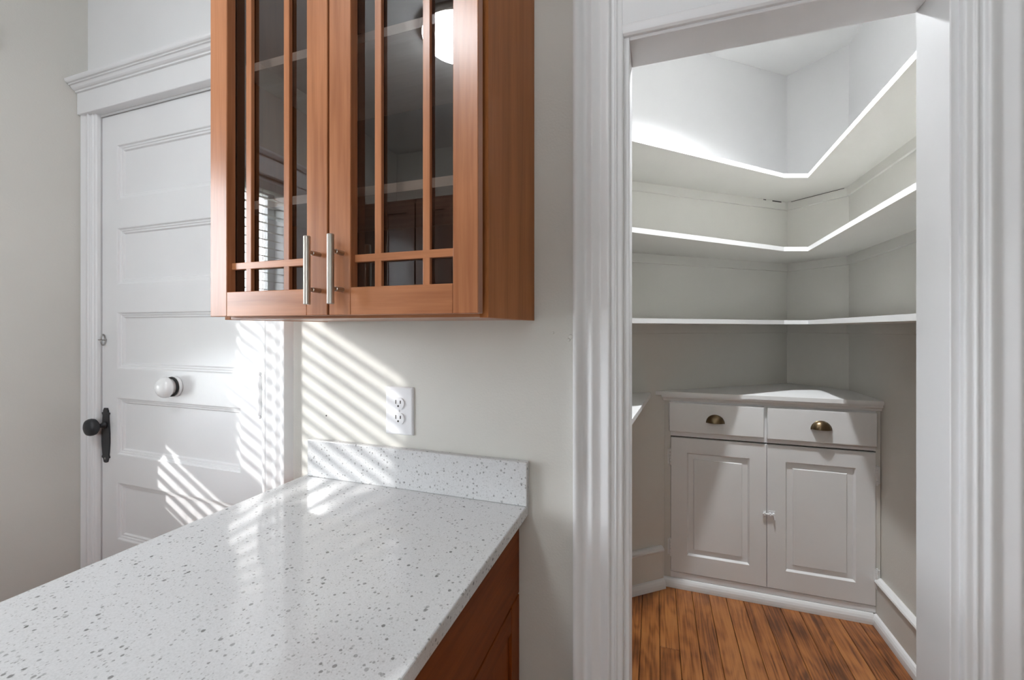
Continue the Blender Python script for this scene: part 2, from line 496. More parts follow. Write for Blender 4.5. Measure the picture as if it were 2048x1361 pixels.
# ------------------------------------------------------------------ trim
PROF = [(0, 0), (0, .010), (.003, .014), (.011, .015), (.014, .018), (.017, .018), (.019, .015), (.025, .0155), (.028, .022), (.031, .0235), (.036, .0225),
        (.045, .0195), (.050, .0195), (.058, .0225), (.064, .025), (.068, .0245), (.074, .021), (.079, .0195), (.084, .0215), (.090, .0285), (.096, .0325), (.101, .033), (.105, .0315), (.106, 0)]
def smooth_prof(pr, n=4):
    """Catmull-Rom through the moulded part of the profile (first and last points stay)"""
    core = pr[1:-1]; out = []
    for i in range(len(core) - 1):
        p0 = core[max(i - 1, 0)]; p1 = core[i]; p2 = core[i + 1]; p3 = core[min(i + 2, len(core) - 1)]
        for k_ in range(n):
            t_ = k_ / n
            out.append(tuple(0.5 * ((2 * p1[c_]) + (-p0[c_] + p2[c_]) * t_ + (2 * p0[c_] - 5 * p1[c_] + 4 * p2[c_] - p3[c_]) * t_ ** 2 + (-p0[c_] + 3 * p1[c_] - 3 * p2[c_] + p3[c_]) * t_ ** 3) for c_ in (0, 1)))
    return [pr[0]] + out + [core[-1], pr[-1]]

def casing_v(name, x_in, sgn, z0, z1, parent, prof=PROF):
    bm = bmesh.new()
    prism(bm, smooth_prof(prof), lambda p, t: Vector((x_in + sgn * p[0], -p[1], t)), z0, z1)
    return link(name, bm, M_TRIM, parent, smooth='auto')

# old door surround
t1 = struct(thing('trim_1', 'white moulded casing and crowned head around the old door', None, (-1.48, 0, 0)))
XIN_L, XIN_R = -1.864, -1.100
profl = [p for p in PROF if p[0] < 0.0745] + [(0.0750, .0208), (0.0750, 0)]
casing_v('side_casing', XIN_L, -1, 0, 2.083, t1, profl)
casing_v('side_casing', XIN_R + .008, 1, 0, 2.083, t1)
link('jamb', B(DX0, XIN_L - .001, 0.0, 0.09, 0, DZ), M_TRIM, t1)
link('jamb', B(XIN_R + .0005, DX1, 0.0, 0.06, 0, DZ), M_TRIM, t1)
link('jamb', B(XIN_L, XIN_R, 0.0, 0.06, 2.076, DZ), M_TRIM, t1)
fr = link('frieze_board', B(XL + .001, -0.980, -0.031, 0.0, 2.083, 2.165, bev=0.0015), M_TRIM, t1)
bm = bmesh.new()
crown = [(0, 0), (.031, 0), (.037, .001), (.037, .0055), (.039, .0065), (.042, .0075), (.046, .0105), (.049, .0155), (.0500, .0185), (.055, .0190), (.0555, .0225), (.061, .0235), (.064, .0270), (.0655, .0310), (.0655, .0360), (0, .037)]
prism(bm, crown, lambda p, t: Vector((t, -p[0], 2.157 + p[1])), XL + .002, lambda p: -0.985 + max(0, p[0] - .031))
link('crown_moulding', bm, M_TRIM, t1)

# pantry opening surround
t2 = struct(thing('trim_2', 'white moulded casing and jambs around the pantry opening', None, (0.215, 0, 0)))
JR = 0.012
casing_v('side_casing', PX0 - JR, -1, 0, 2.07, t2)
casing_v('side_casing', PX1 + JR, 1, 0, 2.07, t2)
link('side_jamb', B(PX0 - .02, PX0, -0.001, WT + .001, 0, PZ + .02, bev=.0015), M_TRIM, t2)
link('side_jamb', B(PX1, PX1 + .02, -0.001, WT + .001, 0, PZ + .02, bev=.0015), M_TRIM, t2)
link('head_jamb', B(PX0, PX1, -0.001, WT + .001, PZ, PZ + .02, bev=.0015), M_TRIM, t2)
bm = bmesh.new()
hp = [(0, 0), (0, .008), (.004, .012), (.010, .0125), (.014, .016), (.019, .017), (.022, .014), (.024, .0125), (.12, .0125), (.12, 0)]
prism(bm, hp, lambda p, t: Vector((t, -p[1], PZ + .006 + p[0])), PX0 - JR - .002, PX1 + JR + .002)
link('head_casing', bm, M_TRIM, t2, smooth='auto')
link('frieze_board', B(PX0 - .125, PX1 + .125, -0.034, 0, 2.071, 2.16, bev=.0015), M_TRIM, t2)
bm = bmesh.new()
prism(bm, crown, lambda p, t: Vector((t, -p[0] - .002, 2.16 + p[1])), PX0 - .14, PX1 + .14)
link('crown_moulding', bm, M_TRIM, t2)

# ------------------------------------------------------------------ old panelled door
d1 = struct(thing('door_1', 'old white six-panel door with black iron knob and white porcelain knob', None, (-1.48, 0.02, 0)))
LX0, LX1 = -1.860, -1.103
PL, PR = -1.780, -1.195
YF = 0.002
pan = [(1.966, 1.776), (1.676, 1.480), (1.382, 1.186), (1.084, 0.886), (0.788, 0.590), (0.490, 0.292)]
link('stile', B(LX0, PL, YF, YF + .035, 0.012, 2.073), M_DOOR, d1)
link('stile', B(PR, LX1, YF, YF + .035, 0.012, 2.073), M_DOOR, d1)
edges = [2.073] + [v for p_ in pan for v in p_] + [0.012]
for i in range(0, len(edges), 2):
    link('rail', B(PL, PR, YF, YF + .035, edges[i + 1], edges[i]), M_DOOR, d1)
for hi, lo in pan:
    bm = bmesh.new()
    rect_loops(bm, PL, PR, lo, hi, [(0, YF + .0005), (.002, YF + .001), (.004, YF + .0055), (.009, YF + .006), (.011, YF + .009), (.016, YF + .0095), (.019, YF + .0145), (.020, YF + .0150)], YF + .030)
    link('panel', bm, M_DOOR, d1)
# porcelain knob on the rail
kx, kz = -1.477, 1.138
link('rose', lathe(bmesh.new(), [(0.030, 0), (0.033, .003), (0.0335, .008), (0.030, .012), (0.016, .013)], (kx, YF, kz), (0, -1, 0), 36), M_PORC, d1, smooth=True)
link('collar', lathe(bmesh.new(), [(0.030, .0125), (0.032, .0135), (0.032, .017), (0.030, .018)], (kx, YF, kz), (0, -1, 0), 36), M_BLACK, d1)
pk = [(0.026, .018)] + [(0.0335 * math.cos(a) if a < PI / 2 - .01 else 0.0, .034 + (.0235 if a > 0 else .016) * math.sin(a)) for a in [(-.75 + i * (PI / 2 + .75) / 12) for i in range(13)]]
link('porcelain_knob', lathe(bmesh.new(), pk, (kx, YF, kz), (0, -1, 0), 40), M_PORC, d1, smooth=True)['label'] = 'white porcelain knob with a black collar'
# black iron lock plate and knob
bx = -1.836
half = [(0, .0955), (.008, .0955), (.010, .091), (.013, .086), (.013, .081), (.020, .079), (.0195, .075), (.016, .070), (.0165, .055), (.019, .030), (.021, .005), (.021, -.025), (.018, -.060), (.0165, -.070), (.0195, -.0755),
        (.020, -.080), (.014, -.082), (.0115, -.087), (.0105, -.093), (.006, -.0965), (0, -.097)]
outl = [(bx + a, .950 + b) for a, b in half] + [(bx - a, .950 + b) for a, b in reversed(half[1:-1])]
bm = bmesh.new(); prism(bm, outl, lambda p, t: Vector((p[0], t, p[1])), YF, YF - .0045)
lp = link('lock_plate', bm, M_IRON, d1); lp['label'] = 'tall black iron lock plate'
link('knob', lathe(bmesh.new(), [(.0125, .004), (.0125, .010), (.008, .013), (.0075, .020), (.010, .025), (.020, .029), (.0275, .035), (.0295, .042), (.029, .048), (.026, .054), (.018, .058), (.008, .0595), (0, .060)], (bx, YF, .986), (0, -1, 0), 36), M_IRON, lp, smooth=True)
link('screw', lathe(bmesh.new(), [(.004, .004), (.004, .006), (0, .0065)], (bx, YF, .868), (0, -1, 0), 14), M_STEEL, lp)
# small ring turn above
bm = bmesh.new()
tube(bm, [(-1.872, YF - .010, 1.286), (-1.838, YF - .010, 1.286)], .0016)
tube(bm, [(-1.838, YF + .001, 1.286), (-1.838, YF - .012, 1.286)], .0022)
rp = [(-1.838 + .0022 * math.cos(a), YF - .010 - .007 * math.cos(a), 1.286 + .019 * math.sin(a)) for a in [2 * PI * i / 24 for i in range(25)]]
tube(bm, rp, .0024, 8)
link('latch_turn', bm, M_STEEL, d1, smooth=True)['label'] = 'small steel latch turn'
# painted hinge
bm = bmesh.new()
lathe(bm, [(0, -.070), (.003, -.069), (.0045, -.064), (.003, -.060), (.0065, -.058), (.0065, -.019), (.006, -.0185), (.0065, -.018), (.0065, .018), (.006, .0185), (.0065, .019), (.0065, .056), (.003, .058), (.005, .063), (.0035, .068), (0, .070)], (-1.1075, -0.006, 1.128), (0, 0, 1), 16)
link('hinge', bm, M_TRIM, d1)
bm = bmesh.new()
lathe(bm, [(0, -.070), (.0045, -.064), (.0065, -.058), (.0065, .056), (.005, .063), (0, .070)], (-1.1075, -0.006, 0.35), (0, 0, 1), 16)
link('hinge', bm, M_TRIM, d1)

# ------------------------------------------------------------------ wall cabinet with glass doors
CX0, CX1, CZ0, CZ1 = -0.878, -0.267, 1.344, 2.258
CYF = -0.284
wc = thing('wall_cabinet', 'cherry wood wall cabinet with two mullioned glass doors above the counter', 'cabinet', (-0.5725, -0.142, CZ0))
T = 0.016
link('side_panel', B(CX1 - T, CX1, CYF, 0, CZ0, CZ1, bev=.0008), M_CHERRY_SIDE, wc)
link('side_panel', B(CX0, CX0 + T, CYF, 0, CZ0, CZ1, bev=.0008), M_CHERRY_SIDE, wc)
link('top_panel', B(CX0 + T, CX1 - T, CYF, -.006, CZ1 - T, CZ1), M_CHERRY[0], wc)
link('bottom_panel', B(CX0 + T, CX1 - T, CYF + .001, 0, CZ0 + .001, CZ0 + T), M_CHERRY[0], wc)
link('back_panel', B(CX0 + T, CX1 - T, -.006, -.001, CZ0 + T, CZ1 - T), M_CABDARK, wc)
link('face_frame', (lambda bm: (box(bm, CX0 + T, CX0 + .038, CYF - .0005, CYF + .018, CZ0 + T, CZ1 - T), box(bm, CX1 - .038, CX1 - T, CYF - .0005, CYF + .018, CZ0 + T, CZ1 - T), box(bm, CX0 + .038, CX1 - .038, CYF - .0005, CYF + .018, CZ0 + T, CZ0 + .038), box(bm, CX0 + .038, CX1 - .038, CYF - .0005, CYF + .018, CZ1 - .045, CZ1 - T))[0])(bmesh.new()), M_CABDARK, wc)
for zs in (1.583, 1.882):
    link('shelf', B(CX0 + T + .001, CX1 - T - .001, -.260, -.008, zs, zs + .018), M_CABSHELF, wc)
DYF, DYB = -0.316, -0.296     # door front / back
def glass_door(x0, x1, xi0, xi1, mv, hx, hsgn):
    d = link('door', B(x0, xi0, DYF, DYB, 1.350, 2.252, bev=.0012), M_CHERRY[2], wc)
    link('stile', B(xi1, x1, DYF, DYB, 1.350, 2.252, bev=.0012), M_CHERRY[2], d)
    link('rail', B(xi0, xi1, DYF, DYB, 1.350, 1.400, bev=.001), M_CHERRY[0], d)
    link('rail', B(xi0, xi1, DYF, DYB, 2.202, 2.252, bev=.001), M_CHERRY[0], d)
    for c in mv:
        link('muntin', B(c - .007, c + .007, DYF + .011, DYF + .0195, 1.400, 2.202, bev=.0008), M_CHERRY[2], d)
    for zc in (1.4535, 2.1485):
        link('muntin', B(xi0, xi1, DYF + .0108, DYF + .0193, zc - .007, zc + .007, bev=.0008), M_CHERRY[0], d)
    link('pane', B(xi0, xi1, DYF + .0205, DYF + .0232, 1.400, 2.202), M_GLASS, d)
    # bar pull
    bm = bmesh.new()
    yb = DYF - .030
    lathe(bm, [(.0052, -.0615), (.0062, -.0605), (.0062, .0605), (.0052, .0615)], (hx, yb, 1.430), (0, 0, 1), 20)
    for dz in (-.034, .033):
        lathe(bm, [(.0045, 0), (.0045, .018), (.0036, .0185), (.0036, .026)], (hx, DYF, 1.430 + dz), (0, -1, 0), 14)
    link('bar_handle', bm, M_NICKEL, d)['label'] = 'brushed nickel bar handle'
    return d
glass_door(CX0 + .001, -0.5745, -0.830, -0.623, (-0.7835, -0.684), -0.592, 1)
glass_door(-0.5705, -0.2715, -0.522, -0.317, (-0.4715, -0.373), -0.5395, -1)
link('gap_shadow_strip', B(-0.5735, -0.5715, DYB - .004, DYB + .004, 1.352, 2.25), M_CABDARK, wc)  # dark strip stands in for the shadow in the gap between the doors

# ------------------------------------------------------------------ counter
KX0, KX1, KZ = -0.927, -0.281, 0.917
KYE = -1.72
ct = thing('countertop', 'white speckled quartz countertop with a short splash against the wall', 'countertop', (-0.604, -0.86, KZ - .03))
link('slab', B(KX0, KX1, KYE, -0.001, KZ - .026, KZ, bev=.0025, seg=2), M_QUARTZ, ct)
link('backsplash', B(-0.915, -0.2795, -0.0205, -0.0008, KZ + .0003, 1.018, bev=.0018, seg=2), M_QUARTZ, ct)

bc = thing('base_cabinet', 'cherry wood base cabinet with drawer and panelled door under the quartz counter', 'cabinet', (-0.604, -0.86, 0))
KFX = -0.322
ZT = KZ - .027
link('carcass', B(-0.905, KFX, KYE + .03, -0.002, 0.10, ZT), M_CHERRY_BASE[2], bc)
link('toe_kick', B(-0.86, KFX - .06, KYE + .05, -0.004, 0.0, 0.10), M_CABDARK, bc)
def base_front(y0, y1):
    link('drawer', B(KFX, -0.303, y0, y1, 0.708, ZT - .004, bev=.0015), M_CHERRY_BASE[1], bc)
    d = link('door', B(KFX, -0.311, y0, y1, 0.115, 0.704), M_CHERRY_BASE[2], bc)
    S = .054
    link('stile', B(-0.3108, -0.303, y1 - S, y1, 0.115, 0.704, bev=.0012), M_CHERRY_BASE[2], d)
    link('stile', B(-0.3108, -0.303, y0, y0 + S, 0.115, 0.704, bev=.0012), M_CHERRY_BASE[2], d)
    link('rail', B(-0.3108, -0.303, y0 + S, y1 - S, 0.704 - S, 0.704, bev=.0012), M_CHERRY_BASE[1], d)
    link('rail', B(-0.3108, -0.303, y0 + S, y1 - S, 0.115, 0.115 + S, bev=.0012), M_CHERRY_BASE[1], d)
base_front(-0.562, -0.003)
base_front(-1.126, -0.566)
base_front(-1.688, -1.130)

# ------------------------------------------------------------------ outlet
ox, oz = -0.629, 1.1125
ol = thing('wall_outlet', 'white duplex power outlet on the sunlit beige wall', 'outlet', (ox, 0, oz))
bm = bmesh.new()
rect_loops(bm, ox - .041, ox + .041, oz - .062, oz + .062, [(0, -.002), (.002, -.0055), (.0045, -.0065)], -.0002)
link('cover_plate', bm, M_PLASTIC, ol)
for dz in (.0195, -.0195):
    pts = []
    for i in range(40):
        a = 2 * PI * i / 40
        px_, pz_ = .0172 * math.cos(a), .0172 * math.sin(a)
        pts.append((px_, max(-.0143, min(.0143, pz_))))
    bm = bmesh.new(); prism(bm, pts, lambda p, t: Vector((ox + p[0], t, oz + dz + p[1])), -.006, -.0095)
    r_ = link('receptacle', bm, M_PLASTIC, ol)
    bm = bmesh.new()
    box(bm, ox - .0082, ox - .0058, -.0100, -.0090, oz + dz - .001, oz + dz + .009)
    box(bm, ox + .0052, ox + .0080, -.0100, -.0090, oz + dz, oz + dz + .008)
    lathe(bm, [(.0026, .0090), (.0026, .0100)], (ox, 0, oz + dz - .0065), (0, -1, 0), 14)
    link('slots', bm, M_SLOT, r_)
link('screw', lathe(bmesh.new(), [(.0034, .0062), (.0034, .0078), (.0025, .0084)], (ox, 0, oz), (0, -1, 0), 16), M_PLASTIC, ol)

# nail hole and paint blobs on the wall
link('nail_hole', lathe(bmesh.new(), [(.0022, 0), (.0022, .0006)], (-0.868, 0, 1.083), (0, -1, 0), 12), M_SLOT, WB)
for (bx_, bz_, r_) in ((-0.182, 1.307, .006), (-0.186, 1.30, .004), (-0.222, 1.316, .003)):
    link('paint_blob', lathe(bmesh.new(), [(r_, 0), (r_ * .8, .0012), (r_ * .4, .002), (0, .0022)], (bx_, 0.0005, bz_), (0, -1, 0), 12), M_WALL, WB, smooth=True)

# ------------------------------------------------------------------ pantry corner cabinet
P0 = PY(2.32)
pcab = thing('pantry_cabinet', 'white painted built-in pantry cupboard with two drawers and two panelled doors', 'cabinet', (0.5, P0 + .1, 0))
FX0 = AX(2.32) + .003
FX1 = PC - .002
link('stile', B(FX0, 0.0718, P0, P0 + .02, 0.045, 0.972), M_WALL, pcab)
link('stile', B(0.9352, FX1, P0, P0 + .02, 0.045, 0.972), M_WALL, pcab)
link('rail', B(0.0718, 0.9352, P0, P0 + .02, 0.774, 0.972), M_TRIM, pcab)
link('rail', B(0.0718, 0.9352, P0, P0 + .02, 0.045, 0.074), M_TRIM, pcab)
link('gap_shadow_sheet', B(0.062, 0.9375, P0 + .021, P0 + .026, 0.05, 0.80), M_GAP, pcab)  # dark sheet close behind the doors stands in for shadow in their gaps
def pdrawer(x0, x1, z0, z1, cx, cz):
    bm = bmesh.new()
    rect_loops(bm, x0, x1, z0, z1, [(0, P0 - .016), (.003, P0 - .019), (.004, P0 - .0195)], P0 - .0003)
    d = link('drawer', bm, M_SHELF, pcab)
    # cup pull: quarter ellipsoid shell, open underneath
    a, b, c = .040, .040, .028
    def shell(s):
        g = []
        for i in range(17):
            u = PI * i / 16
            g.append([Vector((cx + a * s * math.cos(u), P0 - .0197 - c * s * math.sin(u) * math.cos(PI / 2 * j / 8), cz + b * s * math.sin(u) * math.sin(PI / 2 * j / 8))) for j in range(9)])
        return g
    bm = bmesh.new()
    for s in (1.0, .93):
        g = [[bm.verts.new(v) for v in r] for r in shell(s)]
        for i in range(16):
            for j in range(8):
                try: bm.faces.new((g[i][j], g[i + 1][j], g[i + 1][j + 1], g[i][j + 1]))
                except Exception: pass
    # rim flange against the drawer
    fl = [(cx + 1.06 * a * math.cos(PI * i / 20), cz - .002 + 1.06 * b * math.sin(PI * i / 20)) for i in range(21)]
    fi = [(cx + .93 * a * math.cos(PI * i / 20), cz - .002 + .93 * b * math.sin(PI * i / 20)) for i in range(21)]
    prism(bm, fl + list(reversed(fi)), lambda p, t: Vector((p[0], t, p[1])), P0 - .0196, P0 - .0225)
    link('cup_handle', bm, M_BRASS, d, smooth=True)['label'] = 'antique brass cup handle'
    return d
pdrawer(0.063, 0.492, 0.799, 0.948, 0.278, 0.858)
pdrawer(0.505, 0.935, 0.796, 0.947, 0.722, 0.860)
def pdoor(x0, x1, z0, z1, px0, px1, pz0, pz1, hx):
    bm = bmesh.new()
    yf = P0 - .004
    def rect(xa, xb, za, zb, y): return [bm.verts.new((xa, y, za)), bm.verts.new((xb, y, za)), bm.verts.new((xb, y, zb)), bm.verts.new((xa, y, zb))]
    loops = [rect(x0, x1, z0, z1, P0 + .018), rect(x0, x1, z0, z1, yf + .001), rect(x0 + .001, x1 - .001, z0 + .001, z1 - .001, yf)]
    for i, y in ((0, yf), (.007, yf + .011), (.030, yf + .0105), (.0335, yf + .005)):
        loops.append(rect(px0 + i, px1 - i, pz0 + i, pz1 - i, y))
    for A_, B_ in zip(loops[:-1], loops[1:]):
        for k_ in range(4):
            j_ = (k_ + 1) % 4
            bm.faces.new((A_[k_], A_[j_], B_[j_], B_[k_]))
    bm.faces.new(loops[-1]); bm.faces.new(list(reversed(loops[0])))
    d = link('door', bm, M_SHELF, pcab)
    for za, zb in ((.625, .708), (.158, .245)):
        b2 = bmesh.new()
        n_ = 5
        for q in range(n_):
            h = (zb - za) / n_
            lathe(b2, [(.0042, q * h + .0008), (.0048, q * h + .002), (.0048, (q + 1) * h - .002), (.0042, (q + 1) * h - .0008)], (hx, yf - .003, za), (0, 0, 1), 12)
        lathe(b2, [(0, -.006), (.004, -.003), (.003, 0)], (hx, yf - .003, za), (0, 0, 1), 10)
        lathe(b2, [(.003, 0), (.004, .003), (0, .006)], (hx, yf - .003, zb), (0, 0, 1), 10)
        box(b2, hx - .012, hx + .012, yf - .001, yf + .004, za + .004, zb - .004)
        link('hinge', b2, M_SHELF, d)
    return d
dl = pdoor(0.073, 0.5045, 0.078, 0.767, 0.150, 0.432, 0.170, 0.692, 0.069)
dr = pdoor(0.5065, 0.934, 0.078, 0.767, 0.584, 0.860, 0.170, 0.691, 0.9375)
bm = bmesh.new()
yl = P0 - .004
box(bm, .512, .540, yl - .003, yl - .0005, .410, .450, bev=.001)
box(bm, .489, .503, yl - .003, yl - .0005, .414, .446, bev=.001)
tube(bm, [(.486, yl - .008, .434), (.538, yl - .008, .434)], .0045)
tube(bm, [(.532, yl - .008, .434), (.534, yl - .012, .424), (.535, yl - .013, .412)], .003)
for xx in (.494, .518, .533):
    box(bm, xx - .0035, xx + .0035, yl - .013, yl - .002, .427, .441, bev=.001)
link('latch', bm, M_TRIM, dr)['label'] = 'white painted slide latch'
# top with a moulded edge
bm = bmesh.new()
yT = PY(2.288)
poly_slab(bm, [(-0.004, yT), (PC - .001, yT), (PC - .001, BC[1] - .001), (AB[0] - .0005, AB[1] - .002), (0.004, PY(A0 + AS * 0.004) - .004)], 0.985, 1.004)
top = link('top', bm, M_SHELF, pcab)
bm = bmesh.new()
mold = [(0, 0), (0, -.030), (.006, -.030), (.009, -.026), (.012, -.019), (.018, -.014), (.022, -.0125), (.024, -.008), (.024, 0)]
prism(bm, mold, lambda p, t: Vector((t, P0 - .0005 - p[0], 0.985 + p[1])), lambda p: 0.022 + 0 * p[0] if p[0] == 0 else FX0 - p[0] * .6, FX1 + .001)
link('edge_moulding', bm, M_SHELF, top)

# ------------------------------------------------------------------ pantry baseboards and quarter rounds
def along(p, q, prof, z_up=True):
    p = Vector((*p, 0)); q = Vector((*q, 0)); d = (q - p).normalized(); nrm = Vector((d.y, -d.x, 0))
    L = (q - p).length
    bm = bmesh.new()
    prism(bm, prof, lambda s, t: p + d * t + nrm * s[0] + Vector((0, 0, s[1])), 0, L)
    return bm
BBP = [(0, 0), (.018, 0), (.018, .178), (.024, .182), (.027, .190), (.024, .196), (.014, .204), (.006, .206), (0, .206)]
QRP = [(0, 0), (.020, 0), (.020, .012), (.0185, .024), (.014, .034), (.008, .041), (0, .044)]
QRB = [(.018 + a, b) for a, b in QRP[:]]
# left (diagonal wall): direction so that nrm points into the pantry
pa = Vector((FX0 - .004, PY(A0 + AS * (FX0 - .004))))
pb = Vector((-1.0, PY(A0 - AS * 1.0)))
def wall_run(name, p, q, label):
    b = struct(link(name, along(p, q, BBP), M_WALL), label)
    link('cap', along(p, q, [(.0181, .180), (.0245, .183), (.0275, .190), (.0245, .1965), (.0142, .2045), (.006, .2065), (.003, .2065), (.003, .199)]), M_SHELF, b)
    link('quarter_round', along(p, q, QRB), M_SHELF, b)
    return b
dirA = Vector((1, AS)).normalized()
q_left = Vector((0.030, P0 - 0.001))
wall_run('baseboard_left', (-0.9, PY(A0 - AS * 0.9)), (FX0 - .016, PY(A0 + AS * (FX0 - .016))), 'grey-beige baseboard with pale cap on the diagonal pantry wall')
wall_run('baseboard_right', (PC, P0 - .001), (PC, PY(1.045)), 'grey-beige baseboard with pale cap on the right pantry wall')
bq = struct(link('baseboard_cabinet', along((FX0 - .02, P0 - .0005), (PC - .03, P0 - .0005), QRP), M_SHELF), 'white quarter round along the foot of the pantry cupboard')

# ------------------------------------------------------------------ pantry shelves
FRONT = [(-0.79, PY(1.045)), (0.595, PY(2.385)), (0.705, PY(2.42)), (0.662, PY(1.045))]
WALLP = [(PC - .001, PY(1.045)), (PC - .001, BC[1] - .0015), (AB[0] - .0005, AB[1] - .002), (A_END[0] + .03, PY(1.045))]
names = ['lowest white painted pantry shelf, the one nearest the cupboard top', 'middle white painted pantry shelf wrapping the corner', 'topmost white painted pantry shelf, with a dark crack under it at the wall']
for (zb, zt), lab in zip(((1.347, 1.367), (1.706, 1.727), (2.066, 2.087)), names):
    rt = thing('pantry_shelf', lab, 'shelf', (0.3, PY(2.2), zb), 'wraparound shelves in the pantry')
    bm = bmesh.new(); poly_slab(bm, FRONT + WALLP, zb, zt)
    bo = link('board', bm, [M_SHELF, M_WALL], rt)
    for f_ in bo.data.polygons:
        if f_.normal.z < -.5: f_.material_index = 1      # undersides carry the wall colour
    ch = .046
    cp = [(0, -ch), (.009, -ch + .001), (.010, -ch + .002), (.010, 0), (0, 0)]
    for p, q in ((A_END, AB), (AB, BC), (BC, (PC, PY(1.045)))):
        p = Vector(p); q = Vector(q); dd = (q - p).normalized()
        if p[0] < -1: p = p + dd * .15
        b = along(p + dd * .002, q - dd * .002, [(s[0] + .0008, zb + s[1] - .0003) for s in cp])
        cl = link('cleat', b, M_WALL, rt)
    if zb > 2:
        # open paint crack between cleats and board in the corner
        def strip(p, q, zz, h, off):
            return along(p, q, [(off, zz - h), (off + .0012, zz - h), (off + .0012, zz), (off, zz)])
        cr = bmesh.new(); cr.free()
        dA = (Vector(AB) - Vector(A_END)).normalized(); dB = (Vector(BC) - Vector(AB)).normalized()
        a_in = Vector(AB) - dA * .030
        link('crack', strip(a_in - dA * .10, a_in - dA * .030, zb - .0005, .0055, .0108), M_GAP, rt)
        link('crack', strip(a_in - dA * .17, a_in - dA * .150, zb - .0005, .004, .0108), M_GAP, rt)
        b_in = Vector(AB) + dB * .030
        link('crack', strip(b_in, Vector(BC) - dB * .015, zb - .0005, .0028, .0108), M_GAP, rt)
# low side ledge left of the cupboard, level with its top
bm = bmesh.new()
poly_slab(bm, [(-0.030, PY(A0 - AS * .030) - .012), (-0.024, PY(2.225)), (-0.080, PY(1.565)), (-0.122, PY(1.05)), (-1.45, PY(1.05))], 0.982, 1.002)
lg = tag(link('side_ledge', bm, M_SHELF, None, (-0.3, PY(1.6), 0.982)), 'low white ledge on the diagonal pantry wall beside the cupboard top', 'shelf')

# pantry bulb
pl = thing('pantry_bulb', 'bulb in a white holder with an added glowing shade on the pantry ceiling, above the frame', 'lamp', (0.31, PY(1.75), ZPC - .25))
pbx, pby = 0.31, PY(1.75)
bm = lathe(bmesh.new(), [(.055, 0), (.055, -.012), (.03, -.02), (.008, -.024), (.005, -.15), (.020, -.152), (.022, -.19), (.018, -.195)], (pbx, pby, ZPC - .001), (0, 0, 1), 28)
link('holder', bm, M_PORC, pl)
sh_o = [(.022, -.165), (.045, -.180), (.070, -.205), (.084, -.242), (.088, -.281)]  # added shade: lip cuts off the bulb, its glow lifts the upper walls
link('shade', lathe(bmesh.new(), sh_o + [(r_ - .004, t_) for r_, t_ in reversed(sh_o)], (pbx, pby, ZPC), (0, 0, 1), 32), emit('added_shade_glow', (0.99, 0.99, 1.0), PANTRY_SHADE_FILL), pl, smooth=True)
bl = [(.014, -.194)] + [(.032 * math.sin(a), -.228 + .032 * math.cos(a)) for a in [0.45 + i * (PI - .45) / 10 for i in range(10)]] + [(0, -.260)]
link('bulb', lathe(bmesh.new(), bl, (pbx, pby, ZPC), (0, 0, 1), 20), emit('bulb_glow', (0.94, 0.97, 1.0), PANTRY_LAMP), pl, smooth=True)

# ------------------------------------------------------------------ kitchen ceiling lamp
kl = thing('ceiling_lamp', 'round white dome lamp mirrored in the right cabinet glass', 'lamp', (-0.86, -1.40, ZC - .12))
link('base_ring', lathe(bmesh.new(), [(.175, 0), (.175, -.025), (.165, -.03)], (-0.86, -1.40, ZC - .0005), (0, 0, 1), 40), M_NICKEL, kl)
dome = [(.165, -.028)] + [(.165 * math.cos(a), -.028 - .085 * math.sin(a)) for a in [PI / 2 * i / 10 for i in range(1, 10)]] + [(0, -.113)]
link('dome', lathe(bmesh.new(), dome, (-0.86, -1.40, ZC), (0, 0, 1), 40), emit('dome_glow', (0.92, 0.965, 1.0), KITCHEN_LAMP), kl, smooth=True)

